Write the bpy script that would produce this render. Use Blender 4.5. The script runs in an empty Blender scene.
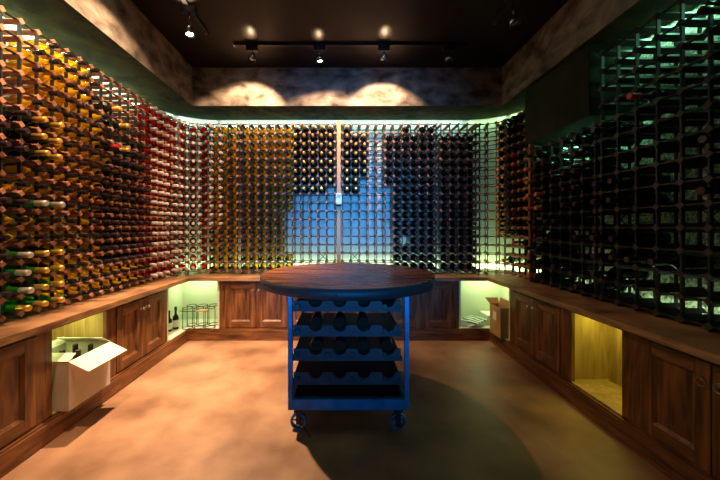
import bpy, bmesh, math, random
from mathutils import Vector, Matrix
random.seed(7)
PI = math.pi
sc = bpy.context.scene
COL = sc.collection
CH = 1.19            # camera height

# ------------------------------------------------------------------ helpers
def link(o, parent=None):
    COL.objects.link(o)
    if parent is not None:
        o.parent = parent
    return o

def tag(o, label=None, cat=None, group=None, kind=None):
    if label: o['label'] = label
    if cat: o['category'] = cat
    if group: o['group'] = group
    if kind: o['kind'] = kind
    return o

def thing(name, label, cat, loc=(0, 0, 0), rz=0.0, group=None):
    o = bpy.data.objects.new(name, None)
    o.empty_display_size = 0.05
    link(o); o.location = loc; o.rotation_euler = (0, 0, rz)
    return tag(o, label, cat, group)

class MB:
    """collects faces, builds one mesh"""
    def __init__(s): s.v = []; s.f = []; s.m = []; s.sm = []
    def add(s, verts, faces, mi=0, smooth=False):
        b = len(s.v); s.v += [tuple(p) for p in verts]
        for f in faces:
            s.f.append(tuple(b + i for i in f)); s.m.append(mi); s.sm.append(smooth)
        return s
    def box(s, x0, x1, y0, y1, z0, z1, mi=0, bev=0.0):
        if bev > 0:
            bm = bmesh.new()
            bmesh.ops.create_cube(bm, size=1)
            for v in bm.verts:
                v.co = Vector(((x0+x1)/2 + v.co.x*(x1-x0), (y0+y1)/2 + v.co.y*(y1-y0), (z0+z1)/2 + v.co.z*(z1-z0)))
            bmesh.ops.bevel(bm, geom=bm.edges[:], offset=bev, segments=1, affect='EDGES')
            bm.verts.index_update()
            s.add([v.co[:] for v in bm.verts], [[v.index for v in f.verts] for f in bm.faces], mi)
            bm.free(); return s
        v = [(x0,y0,z0),(x1,y0,z0),(x1,y1,z0),(x0,y1,z0),(x0,y0,z1),(x1,y0,z1),(x1,y1,z1),(x0,y1,z1)]
        return s.add(v, [(0,3,2,1),(4,5,6,7),(0,1,5,4),(1,2,6,5),(2,3,7,6),(3,0,4,7)], mi)
    def lathe(s, prof, n=16, axis='y', c=(0,0,0), mi=0, cap=True, mis=None, smooth=True):
        """prof = [(t, r)] along axis"""
        vs = []
        for t, r in prof:
            for k in range(n):
                a = 2*PI*k/n; p, q = r*math.cos(a), r*math.sin(a)
                if axis == 'y': vs.append((c[0]+p, c[1]+t, c[2]+q))
                elif axis == 'z': vs.append((c[0]+p, c[1]-q, c[2]+t))
                else: vs.append((c[0]+t, c[1]-p, c[2]-q) )
        for i in range(len(prof)-1):
            m = mis[i] if mis else mi
            s.add([], [], 0)
        b = len(s.v); s.v += vs
        for i in range(len(prof)-1):
            m = mis[i] if mis else mi
            for k in range(n):
                k2 = (k+1) % n
                s.f.append((b+i*n+k, b+i*n+k2, b+(i+1)*n+k2, b+(i+1)*n+k)); s.m.append(m); s.sm.append(smooth)
        if cap:
            s.f.append(tuple(b+k for k in range(n))[::-1]); s.m.append(mis[0] if mis else mi); s.sm.append(False)
            e = b+(len(prof)-1)*n
            s.f.append(tuple(e+k for k in range(n))); s.m.append(mis[-1] if mis else mi); s.sm.append(False)
        return s
    def tube(s, pts, r, n=8, closed=False, mi=0):
        pts = [Vector(p) for p in pts]; b = len(s.v); L = len(pts)
        prev = None
        for i, p in enumerate(pts):
            if closed: d = pts[(i+1) % L] - pts[i-1]
            else: d = pts[min(i+1, L-1)] - pts[max(i-1, 0)]
            d.normalize()
            up = Vector((0,0,1)) if abs(d.z) < 0.95 else Vector((1,0,0))
            a = d.cross(up).normalized()
            if prev is not None and a.dot(prev) < 0: a = -a
            prev = a
            c = d.cross(a).normalized()
            for k in range(n):
                t = 2*PI*k/n
                s.v.append(tuple(p + a*(r*math.cos(t)) + c*(r*math.sin(t))))
        for i in range(L if closed else L-1):
            j = (i+1) % L
            for k in range(n):
                k2 = (k+1) % n
                s.f.append((b+i*n+k, b+j*n+k, b+j*n+k2, b+i*n+k2)); s.m.append(mi); s.sm.append(True)
        if not closed:
            s.f.append(tuple(b+k for k in range(n))); s.m.append(mi); s.sm.append(False)
            s.f.append(tuple(b+(L-1)*n+k for k in range(n))[::-1]); s.m.append(mi); s.sm.append(False)
        return s
    def prism(s, poly, z0, z1, mi=0):
        n = len(poly); b = len(s.v)
        s.v += [(x,y,z0) for x,y in poly] + [(x,y,z1) for x,y in poly]
        s.f.append(tuple(b+i for i in range(n))[::-1]); s.f.append(tuple(b+n+i for i in range(n)))
        s.m += [mi,mi]; s.sm += [False,False]
        for i in range(n):
            j = (i+1) % n
            s.f.append((b+i, b+j, b+n+j, b+n+i)); s.m.append(mi); s.sm.append(False)
        return s
    def xform(s, M):
        s.v = [tuple(M @ Vector(p)) for p in s.v]; return s
    def join(s, o, M=None):
        b = len(s.v)
        s.v += [tuple(M @ Vector(p)) for p in o.v] if M else o.v
        s.f += [tuple(b+i for i in f) for f in o.f]; s.m += o.m; s.sm += o.sm
        return s
    def mesh(s, name, mats):
        me = bpy.data.meshes.new(name)
        me.from_pydata(s.v, [], s.f)
        for m in (mats if isinstance(mats, (list, tuple)) else [mats]): me.materials.append(m)
        me.polygons.foreach_set('material_index', s.m)
        me.polygons.foreach_set('use_smooth', s.sm)
        me.update(); return me
    def build(s, name, mats, parent=None, loc=None):
        o = bpy.data.objects.new(name, s.mesh(name, mats))
        link(o, parent)
        if loc: o.location = loc
        return o

def inst(name, me, parent=None, loc=(0,0,0), rz=0.0):
    o = bpy.data.objects.new(name, me); link(o, parent)
    o.location = loc; o.rotation_euler = (0, 0, rz); return o

# ------------------------------------------------------------------ materials
def mat(name, col=(0.5,0.5,0.5), rough=0.5, metal=0.0, **kw):
    m = bpy.data.materials.new(name); m.use_nodes = True
    p = m.node_tree.nodes['Principled BSDF']
    p.inputs['Base Color'].default_value = (*col, 1)
    p.inputs['Roughness'].default_value = rough
    p.inputs['Metallic'].default_value = metal
    for k, v in kw.items():
        p.inputs[k.replace('_', ' ')].default_value = v
    return m

def noise_mat(name, c1, c2, scale=(1,1,1), nscale=6, detail=6, rough=(0.4,0.6), bump=0.1, metal=0.0, contrast=(0.35,0.65), seams=None, coord='Object', distort=0.0, c3=None, spec=0.5):
    m = mat(name, c1, 0.5, metal); nt = m.node_tree; N = nt.nodes; L = nt.links
    p = N['Principled BSDF']
    tc = N.new('ShaderNodeTexCoord'); mp = N.new('ShaderNodeMapping'); mp.inputs['Scale'].default_value = scale
    L.new(tc.outputs[coord], mp.inputs['Vector'])
    nz = N.new('ShaderNodeTexNoise'); nz.inputs['Scale'].default_value = nscale; nz.inputs['Detail'].default_value = detail
    nz.inputs['Distortion'].default_value = distort
    L.new(mp.outputs[0], nz.inputs['Vector'])
    cr = N.new('ShaderNodeValToRGB'); e = cr.color_ramp.elements
    e[0].position, e[1].position = contrast; e[0].color = (*c1,1); e[1].color = (*c2,1)
    if c3:
        k = cr.color_ramp.elements.new((contrast[0]+contrast[1])/2); k.color = (*c3,1)
    L.new(nz.outputs['Fac'], cr.inputs['Fac'])
    out = cr.outputs['Color']
    if seams:      # (axis index, spacing, colour)
        sx = N.new('ShaderNodeSeparateXYZ'); L.new(tc.outputs[coord], sx.inputs[0])
        md = N.new('ShaderNodeMath'); md.operation = 'DIVIDE'; md.inputs[1].default_value = seams[1]
        L.new(sx.outputs[seams[0]], md.inputs[0])
        fr = N.new('ShaderNodeMath'); fr.operation = 'FRACT'; L.new(md.outputs[0], fr.inputs[0])
        fl = N.new('ShaderNodeMath'); fl.operation = 'FLOOR'; L.new(md.outputs[0], fl.inputs[0])
        wn = N.new('ShaderNodeTexWhiteNoise'); wn.noise_dimensions = '1D'; L.new(fl.outputs[0], wn.inputs['W'])
        mr = N.new('ShaderNodeMapRange'); mr.inputs['To Min'].default_value = 0.65; mr.inputs['To Max'].default_value = 1.2
        L.new(wn.outputs['Value'], mr.inputs['Value'])
        lt = N.new('ShaderNodeMath'); lt.operation = 'GREATER_THAN'; lt.inputs[1].default_value = seams[2]
        L.new(fr.outputs[0], lt.inputs[0])
        mu = N.new('ShaderNodeMath'); mu.operation = 'MULTIPLY'; L.new(lt.outputs[0], mu.inputs[0]); L.new(mr.outputs[0], mu.inputs[1])
        mx = N.new('ShaderNodeVectorMath'); mx.operation = 'SCALE'
        L.new(out, mx.inputs[0]); L.new(mu.outputs[0], mx.inputs['Scale']); out = mx.outputs[0]
    L.new(out, p.inputs['Base Color'])
    p.inputs['Specular IOR Level'].default_value = spec
    rr = N.new('ShaderNodeMapRange'); rr.inputs['To Min'].default_value = rough[0]; rr.inputs['To Max'].default_value = rough[1]
    L.new(nz.outputs['Fac'], rr.inputs['Value']); L.new(rr.outputs[0], p.inputs['Roughness'])
    if bump:
        b = N.new('ShaderNodeBump'); b.inputs['Strength'].default_value = bump; b.inputs['Distance'].default_value = 0.01
        L.new(nz.outputs['Fac'], b.inputs['Height']); L.new(b.outputs[0], p.inputs['Normal'])
    return m

def glass_mat(name, col, tcol=None, mixf=0.38):
    """tinted bottle glass full of wine: lets tinted light through and scatters some of it"""
    m = mat(name, col, 0.08); nt = m.node_tree; N = nt.nodes; L = nt.links
    tr = N.new('ShaderNodeBsdfTransparent'); tr.inputs[0].default_value = (*col, 1)
    tl = N.new('ShaderNodeBsdfTranslucent'); tl.inputs[0].default_value = (*(tcol or col), 1)
    mx = N.new('ShaderNodeMixShader'); mx.inputs[0].default_value = mixf
    L.new(tr.outputs[0], mx.inputs[1]); L.new(tl.outputs[0], mx.inputs[2])
    df = N.new('ShaderNodeBsdfDiffuse'); df.inputs[0].default_value = (*(tcol or col), 1)
    mxd = N.new('ShaderNodeMixShader'); mxd.inputs[0].default_value = 0.24
    L.new(mx.outputs[0], mxd.inputs[1]); L.new(df.outputs[0], mxd.inputs[2]); mx = mxd
    gl = N.new('ShaderNodeBsdfGlossy'); gl.inputs['Roughness'].default_value = 0.08
    fr = N.new('ShaderNodeLayerWeight'); fr.inputs['Blend'].default_value = 0.12
    m2 = N.new('ShaderNodeMixShader'); L.new(fr.outputs['Fresnel'], m2.inputs[0])
    L.new(mx.outputs[0], m2.inputs[1]); L.new(gl.outputs[0], m2.inputs[2])
    L.new(m2.outputs[0], N['Material Output'].inputs[0])
    return m

def emit_mat(name, col, strength):
    m = mat(name, col, 0.5)
    p = m.node_tree.nodes['Principled BSDF']
    p.inputs['Emission Color'].default_value = (*col, 1)
    p.inputs['Emission Strength'].default_value = strength
    return m

M = {}
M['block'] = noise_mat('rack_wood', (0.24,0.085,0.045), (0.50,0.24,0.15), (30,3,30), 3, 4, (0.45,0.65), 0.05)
M['blockshade'] = noise_mat('shaded_rack_wood', (0.012,0.010,0.009), (0.032,0.025,0.022), (30,3,30), 3, 4, (0.45,0.65), 0.05)  # rack wood with the shade of the unlit right side put into its colour
M['steel'] = mat('black_strip_steel', (0.004,0.004,0.0045), 0.55, 0.0)
M['cab'] = noise_mat('cabinet_wood', (0.035,0.012,0.004), (0.30,0.115,0.034), (9,9,1.1), 3.2, 8, (0.3,0.5), 0.12, contrast=(0.3,0.72), distort=0.6)
M['cab_h'] = noise_mat('cabinet_wood_rail', (0.045,0.015,0.005), (0.31,0.12,0.036), (1.1,1.1,9), 3.2, 8, (0.3,0.5), 0.12, contrast=(0.3,0.72), distort=0.6)
M['counter'] = noise_mat('counter_wood', (0.12,0.055,0.025), (0.46,0.24,0.11), (1.5,1.5,12), 3.0, 8, (0.35,0.55), 0.15, contrast=(0.3,0.7), distort=0.5)
M['nookwood'] = noise_mat('nook_board', (0.28,0.16,0.05), (0.50,0.30,0.10), (8,8,1.0), 2.6, 8, (0.5,0.7), 0.1, contrast=(0.3,0.7), distort=1.2)
M['floor'] = noise_mat('stained_concrete', (0.15,0.07,0.036), (0.46,0.25,0.142), (1,1,1), 2.8, 14, (0.33,0.6), 0.10, contrast=(0.28,0.72))
M['wall'] = noise_mat('pale_plaster', (0.44,0.48,0.43), (0.56,0.59,0.54), (1,1,1), 9, 8, (0.8,0.95), 0.25)
M['wallrough'] = noise_mat('rough_stone_plaster', (0.10,0.09,0.06), (0.50,0.48,0.36), (1,1,1), 55, 6, (0.85,0.95), 0.9, contrast=(0.38,0.62))
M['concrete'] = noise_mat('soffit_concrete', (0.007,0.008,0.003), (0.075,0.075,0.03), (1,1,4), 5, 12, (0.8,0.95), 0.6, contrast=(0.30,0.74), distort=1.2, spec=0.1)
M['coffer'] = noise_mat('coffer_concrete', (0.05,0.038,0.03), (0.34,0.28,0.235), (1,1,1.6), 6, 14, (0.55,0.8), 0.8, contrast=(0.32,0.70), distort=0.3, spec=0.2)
M['ceil'] = noise_mat('dark_ceiling_board', (0.004,0.003,0.002), (0.012,0.007,0.005), (1,1,1), 6, 5, (0.35,0.55), 0.1, seams=(0, 0.42, 0.02), spec=0.35)
M['bulk'] = noise_mat('grey_bulkhead_paint', (0.018,0.02,0.013), (0.035,0.038,0.025), (1,1,1), 5, 5, (0.8,0.9), 0.05, spec=0.15)
M['table'] = noise_mat('table_wood', (0.03,0.010,0.006), (0.36,0.12,0.05), (1.0,11,8), 2.6, 9, (0.16,0.40), 0.08, contrast=(0.32,0.66), seams=(1, 0.098, 0.03), distort=0.8)
M['iron'] = mat('dark_iron', (0.007,0.007,0.008), 0.6, 0.1)
M['bluelit_steel'] = noise_mat('blue_lit_steel', (0.008,0.085,0.16), (0.016,0.14,0.25), (1,1,1), 12, 5, (0.3,0.45), 0.03, metal=0.2)  # blue window light caught by the cart steel is put into its base colour
M['plate'] = noise_mat('raw_steel_plate', (0.018,0.012,0.013), (0.045,0.032,0.034), (1,1,1), 8, 6, (0.5,0.7), 0.03, metal=0.2, spec=0.25)
M['black'] = mat('black_metal', (0.008,0.008,0.009), 0.4, 0.2)
M['chrome'] = mat('lamp_chrome', (0.55,0.55,0.56), 0.25, 1.0)
M['nickel'] = mat('nickel', (0.5,0.46,0.4), 0.3, 1.0)
M['lens'] = emit_mat('lamp_lens', (1.0,0.78,0.55), 60)
M['lensoff'] = mat('lamp_lens_off', (0.3,0.3,0.3), 0.2)
M['postlight'] = noise_mat('light_post_wood', (0.50,0.24,0.08), (0.66,0.36,0.14), (14,14,1), 3, 5, (0.4,0.6), 0.05)
M['postdark'] = noise_mat('dark_post_wood', (0.13,0.04,0.025), (0.24,0.09,0.05), (14,14,1), 3, 5, (0.4,0.6), 0.05)
M['white'] = mat('white_plastic', (0.75,0.75,0.74), 0.4)
M['card_w'] = noise_mat('white_cardboard', (0.66,0.60,0.50), (0.72,0.66,0.56), (1,1,1), 12, 4, (0.7,0.85), 0.03)
M['card_b'] = noise_mat('brown_cardboard', (0.42,0.24,0.08), (0.52,0.31,0.12), (1,1,1), 9, 4, (0.75,0.9), 0.03)
M['paper'] = mat('white_paper', (0.78,0.78,0.74), 0.7)
M['led_top'] = emit_mat('led_cover', (0.72,1.0,0.86), 6)
# glass and foils
M['amber'] = glass_mat('amber_glass', (1.0,0.80,0.10), (1.0,0.64,0.025), 0.38)
M['ruby'] = glass_mat('rose_glass', (0.75,0.06,0.03), (0.70,0.025,0.01))
M['darkglass'] = mat('dark_wine_glass', (0.006,0.009,0.006), 0.08)
M['greenglass'] = glass_mat('green_glass', (0.10,0.45,0.08), (0.05,0.35,0.04))
M['cap_dark'] = mat('dark_capsule', (0.014,0.010,0.012), 0.2, 0.1)
M['cap_plum'] = mat('plum_capsule', (0.045,0.022,0.03), 0.35, 0.3)
M['cap_white'] = mat('white_capsule', (0.66,0.60,0.62), 0.3, 0.2)
M['cap_orange'] = mat('orange_capsule', (0.62,0.24,0.06), 0.35, 0.3)
M['cap_red'] = mat('red_capsule', (0.50,0.02,0.03), 0.35, 0.2)
M['gold'] = mat('gold_foil', (0.95,0.55,0.11), 0.3, 0.7)
M['silver'] = mat('pale_foil', (0.74,0.68,0.62), 0.3, 0.6)
M['blabel'] = mat('blue_label', (0.12,0.22,0.62), 0.6)

# paper with dark green print
def print_mat():
    m = mat('printed_magazine', (0.7,0.75,0.7), 0.5); nt = m.node_tree; N = nt.nodes; L = nt.links
    tc = N.new('ShaderNodeTexCoord'); w = N.new('ShaderNodeTexWave'); w.inputs['Scale'].default_value = 4.5; w.inputs['Distortion'].default_value = 7
    w.inputs['Detail'].default_value = 2
    cr = N.new('ShaderNodeValToRGB'); e = cr.color_ramp.elements; e[0].position = 0.5; e[1].position = 0.56
    e[0].color = (0.01,0.09,0.07,1); e[1].color = (0.68,0.74,0.68,1)
    L.new(tc.outputs['Object'], w.inputs['Vector']); L.new(w.outputs['Fac'], cr.inputs['Fac']); L.new(cr.outputs[0], N['Principled BSDF'].inputs['Base Color'])
    return m
M['print'] = print_mat()

# ------------------------------------------------------------------ room
RX, RB = 2.15, 3.79           # wall distances
CR = 0.62                      # corner radius of walls
def arc(cx, cy, r, a0, a1, n):
    return [(cx + r*math.sin(a0+(a1-a0)*i/n), cy + r*math.cos(a0+(a1-a0)*i/n)) for i in range(n+1)]

YF = -1.6
def wall_mesh(name, pts, z0, z1, m):
    """thick wall along a polyline, room on the right-hand side of travel"""
    b = MB(); n = len(pts); t = 0.1
    outer = []
    for i, p in enumerate(pts):
        a = Vector(pts[max(i-1,0)]); c = Vector(pts[min(i+1,n-1)]); d = (c-a).normalized()
        outer.append((p[0]-d.y*t, p[1]+d.x*t))
    b.prism(list(pts) + outer[::-1], z0, z1)
    for k in range(len(b.sm)): b.sm[k] = False
    return tag(b.build(name, m), kind='structure')
ZS = CH + 1.342               # soffit underside 2.532
ZC = CH + 1.763               # ceiling 2.953
wall_mesh('wall_left', [(-RX, YF), (-RX, 3.17)], 0, ZC, M['wall'])
wall_mesh('wall_back', arc(-1.53, 3.17, CR, -PI/2, 0, 14) + arc(1.53, 3.17, CR, 0, PI/2, 14), 0, ZC, M['wall'])
# right wall: smooth plaster near the corner, rough stone plaster nearer
wall_mesh('wall_right', [(RX, 3.17), (RX, YF)], 0, ZC, M['wallrough'])
# front wall with window
b = MB()
b.box(-2.25, -0.55, YF-0.1, YF, 0, ZC); b.box(0.75, 2.25, YF-0.1, YF, 0, ZC)
b.box(-0.55, 0.75, YF-0.1, YF, 0, 0.5); b.box(-0.55, 0.75, YF-0.1, YF, 2.3, ZC)
tag(b.build('wall_front', M['wall']), kind='structure')
b = MB(); b.box(-0.55,-0.5,YF-0.08,YF-0.02,0.5,2.3); b.box(0.7,0.75,YF-0.08,YF-0.02,0.5,2.3); b.box(-0.5,0.7,YF-0.08,YF-0.02,0.5,0.55); b.box(-0.5,0.7,YF-0.08,YF-0.02,2.25,2.3)
tag(b.build('window_1', M['black']), kind='structure')
b = MB(); b.box(-2.25, 2.25, YF-0.1, 3.95, -0.1, 0)
tag(b.build('floor', M['floor']), kind='structure')
b = MB(); b.box(-2.25, 2.25, YF-0.1, 3.95, ZC, ZC+0.1)
tag(b.build('ceiling', M['ceil']), kind='structure')
# soffit ring around the raised middle
CXL, CXR, CYB, CYF = -1.637, 1.754, 3.35, -1.0
b = MB()
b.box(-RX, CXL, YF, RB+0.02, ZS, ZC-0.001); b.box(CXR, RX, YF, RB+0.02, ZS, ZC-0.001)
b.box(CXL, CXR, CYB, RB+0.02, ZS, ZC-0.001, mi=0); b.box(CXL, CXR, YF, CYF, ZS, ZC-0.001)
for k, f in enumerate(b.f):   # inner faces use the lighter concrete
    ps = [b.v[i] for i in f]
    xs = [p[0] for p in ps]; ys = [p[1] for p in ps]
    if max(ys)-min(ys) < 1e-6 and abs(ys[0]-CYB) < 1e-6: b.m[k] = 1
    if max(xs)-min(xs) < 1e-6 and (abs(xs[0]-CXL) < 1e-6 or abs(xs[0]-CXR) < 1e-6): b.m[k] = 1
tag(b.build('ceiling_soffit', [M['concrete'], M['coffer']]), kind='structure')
# boxed-in bulkhead on the right wall
b = MB(); b.box(1.80, RX, 2.22, 3.0, 2.01, ZS, bev=0.004)
tag(b.build('wall_bulkhead', M['bulk']), kind='structure')

# baseboards (plinth) and countertop
PT = 0.12
LP, RP, BP = -1.62, 1.555, 3.22
b = MB(); b.box(LP-0.05, LP, 0.6, BP, 0, PT-0.012); b.box(LP-0.05, LP-0.008, 0.6, BP, PT-0.012, PT); tag(b.build('baseboard_left', M['cab_h']), kind='structure')
b = MB(); b.box(RP, RP+0.05, 0.6, BP, 0, PT-0.012); b.box(RP+0.008, RP+0.05, 0.6, BP, PT-0.012, PT); tag(b.build('baseboard_right', M['cab_h']), kind='structure')
b = MB(); b.box(LP-0.05, RP+0.05, BP+0.0005, BP+0.05, 0, PT-0.012); b.box(LP-0.05, RP+0.05, BP+0.008, BP+0.05, PT-0.012, PT); tag(b.build('baseboard_back', M['cab_h']), kind='structure')
CT = CH-0.52
poly = [(-1.60,0.6), (-1.60,3.20), (1.535,3.20), (1.535,0.6), (RX-0.005,0.6)] + arc(1.53,3.17,CR-0.005,0,PI/2,10)[::-1] + arc(-1.53,3.17,CR-0.005,-PI/2,0,10)[::-1] + [(-RX+0.005,0.6)]
b = MB()
inner = poly[:4]
b.prism(poly, CT-0.036, CT)
ct = b.build('countertop', M['counter'])
tag(ct, 'long honey-brown wooden countertop running round three walls under the racks', 'countertop')

# ------------------------------------------------------------------ cabinets
CZ0, CZ1 = PT, CT-0.037
def door_mb(w, h):
    """frame and raised moulding of a panelled door; local x 0..w, front at y=0, thickness .022"""
    s = 0.062; b = MB()
    b.box(0, s, 0, 0.022, 0, h, 0, 0.002); b.box(w-s, w, 0, 0.022, 0, h, 0, 0.002)
    b.box(s, w-s, 0, 0.022, 0, s, 1); b.box(s, w-s, 0, 0.022, h-s, h, 1)
    return b
def panel_mb(w, h):
    s = 0.062; g = 0.016; b = MB()
    x0, x1, z0, z1 = s, w-s, s, h-s
    # sloping moulding to a recessed flat panel
    o = [(x0,0.002,z0),(x1,0.002,z0),(x1,0.002,z1),(x0,0.002,z1)]
    i = [(x0+g,0.014,z0+g),(x1-g,0.014,z0+g),(x1-g,0.014,z1-g),(x0+g,0.014,z1-g)]
    k = [(x0,0.021,z0),(x1,0.021,z0),(x1,0.021,z1),(x0,0.021,z1)]
    b.add(o+i+k, [(0,1,5,4),(1,2,6,5),(2,3,7,6),(3,0,4,7),(4,5,6,7),(8,11,10,9),(0,3,11,8),(1,9,10,2),(0,8,9,1),(3,2,10,11)])
    return b
knob_me = MB().lathe([(-0.030,0.004),(-0.029,0.010),(-0.024,0.0125),(-0.018,0.010),(-0.012,0.005),(-0.002,0.006),(0.0,0.010),(0.0005,0.010)], 12).mesh('knob', M['nickel'])
ringb = MB().lathe([(-0.004,0.010),(0.0,0.011)], 12)
ringb.tube([(0.018*math.cos(2*PI*k/16), -0.009, -0.014+0.018*math.sin(2*PI*k/16)) for k in range(16)], 0.003, 6, True)
ringb.tube([(0,-0.004,0.003),(0,-0.012,0.003)], 0.004, 6)
ring_me = ringb.mesh('ring_pull', M['nickel'])

def cabinet(label, loc, rz, W, doors, group, knob='knob', stile=(0.05,0.05), D=0.42):
    r = thing('base_cabinet', label, 'cabinet', loc, rz, group)
    b = MB(); z0, z1 = CZ0, CZ1; h = z1-z0
    b.box(0, 0.02, 0.024, D, z0, z1); b.box(W-0.02, W, 0.024, D, z0, z1); b.box(0.02, W-0.02, D-0.012, D, z0, z1); b.box(0.02, W-0.02, 0.024, D-0.012, z0, z0+0.02)
    b.build('carcass', M['cab'], r)
    b = MB(); b.box(0, stile[0], 0, 0.0235, z0, z1); b.box(W-stile[1], W, 0, 0.0235, z0, z1)
    b.box(stile[0], W-stile[1], 0.001, 0.0235, z1-0.022, z1); b.box(stile[0], W-stile[1], 0.001, 0.0235, z0, z0+0.012)
    b.build('face_frame', M['cab'], r)
    x = stile[0]; dw = (W-stile[0]-stile[1])/doors; dz0 = z0+0.014; dh = z1-0.024-dz0
    for k in range(doors):
        d = door_mb(dw-0.004, dh).build('door', [M['cab'], M['cab_h']], r, (x+k*dw+0.002, -0.006, dz0))
        panel_mb(dw-0.004, dh).build('panel', M['cab'], d)
        left_hinged = (k % 2 == 0)
        kx = dw-0.004-0.030 if left_hinged else 0.030
        inst('knob' if knob == 'knob' else 'ring_pull', knob_me if knob == 'knob' else ring_me, d, (kx, 0, dh-0.075))
    return r

def nook(label, loc, rz, W, stile, D, back_m, group=None, depth_floor=True):
    r = thing('open_cabinet', label, 'cabinet', loc, rz, group)
    z0, z1 = CZ0, CZ1
    b = MB(); b.box(0, stile, 0, 0.0235, z0, z1); b.box(W-stile, W, 0, 0.0235, z0, z1); b.box(stile, W-stile, 0, 0.0235, z1-0.02, z1); b.build('face_frame', M['cab'], r)
    MB().box(0, 0.02, 0.024, D, z0, z1).build('side_panel', back_m, r)
    MB().box(W-0.02, W, 0.024, D, z0, z1).build('side_panel', back_m, r)
    MB().box(0.02, W-0.02, D-0.02, D, z0, z1).build('back_panel', back_m, r)
    MB().box(0.02, W-0.02, 0.0, D-0.02, z0, z0+0.012).build('floor_board', back_m, r)
    return r
LC, RC, BC = -1.645, 1.58, 3.245
g = 'panelled base cabinets under the counter'
cabinet('panelled cabinet under the left counter, nearest, cut off by the photo edge', (LC, 0.97, 0), PI/2, 0.719, 2, g)
nook('open cabinet bay in the left counter holding the white carton', (LC, 1.69, 0), PI/2, 0.479, 0.04, 0.42, M['nookwood'])
cabinet('two-door panelled cabinet under the left counter beyond the white carton', (LC, 2.17, 0), PI/2, 0.699, 2, g, stile=(0.05,0.045))
cabinet('two-door panelled cabinet on the back wall beside the wire bottle carrier bay', (-1.305, BC, 0), 0, 0.735, 2, g, stile=(0.06,0.01))
cabinet('two-door cabinet on the back wall behind the left half of the table cart', (-0.57, BC, 0), 0, 0.53, 2, g, stile=(0.01,0.01))
cabinet('two-door cabinet on the back wall behind the right half of the table cart', (-0.04, BC, 0), 0, 0.54, 2, g, stile=(0.01,0.01))
cabinet('two-door panelled cabinet on the back wall beside the magazine bay', (0.50, BC, 0), 0, 0.743, 2, g, stile=(0.01,0.05))
cabinet('two-door panelled cabinet under the right counter beside the brown cardboard box', (RC, 2.87, 0), -PI/2, 0.714, 2, g, stile=(0.05,0.05))
nook('open empty cabinet bay in the right counter, lit yellow inside', (RC, 2.155, 0), -PI/2, 0.489, 0.055, 0.30, M['nookwood'])
cabinet('dark panelled cabinet with ring pulls under the right counter, nearest', (RC, 1.665, 0), -PI/2, 0.70, 2, g, 'ring', stile=(0.05,0.02))

def corner_nook(label, sx, xf, xs, y0, lining):
    """L-shaped open corner; xf = x of side run front, xs = x where back run opening ends"""
    r = thing('corner_cabinet', label, 'cabinet', (xf, BC, 0), 0, 'open corner cabinets')
    ox, oy = xf, BC
    z0, z1 = CZ0, CZ1
    def B(name, x0, x1, y0_, y1_, a, b_, m):
        x0, x1 = min(x0,x1), max(x0,x1)
        MB().box(x0-ox, x1-ox, y0_-oy, y1_-oy, a, b_).build(name, m, r)
    XO = sx*1.86            # outer wall of the bay
    B('back_panel', xs, XO, 3.55, 3.57, z0, z1, lining)
    B('side_panel', XO, XO+sx*0.02, y0+0.001, 3.57, z0, z1, lining)
    B('side_panel', xf+sx*0.001, XO, y0+0.001, y0+0.021, z0, z1, lining)
    B('side_panel', xs, xs+sx*0.02, BC, 3.55, z0, z1, lining)
    # L-shaped floor
    p = [(xs-ox, BP+0.01-oy), (xf-sx*0.02-ox, BP+0.01-oy), (xf-sx*0.02-ox, y0+0.02-oy), (XO-ox, y0+0.02-oy), (XO-ox, 3.55-oy), (xs-ox, 3.55-oy)]
    if sx > 0: p = p[::-1]
    MB().prism(p[::-1], z0, z0+0.012).build('floor_board', M['nookwood'] if lining is None else M['lin_floor'], r)
    return r
M['lin'] = mat('pale_painted_lining', (0.62,0.70,0.50), 0.7)
M['lin_floor'] = mat('pale_painted_board', (0.60,0.62,0.48), 0.6)
corner_nook('open corner bay under the counter holding the wire bottle carrier', -1, LC, -1.305, 2.87, M['lin'])
corner_nook('open corner bay under the counter holding magazines and a brown box', 1, RC, 1.243, 2.87, M['lin'])

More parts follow.
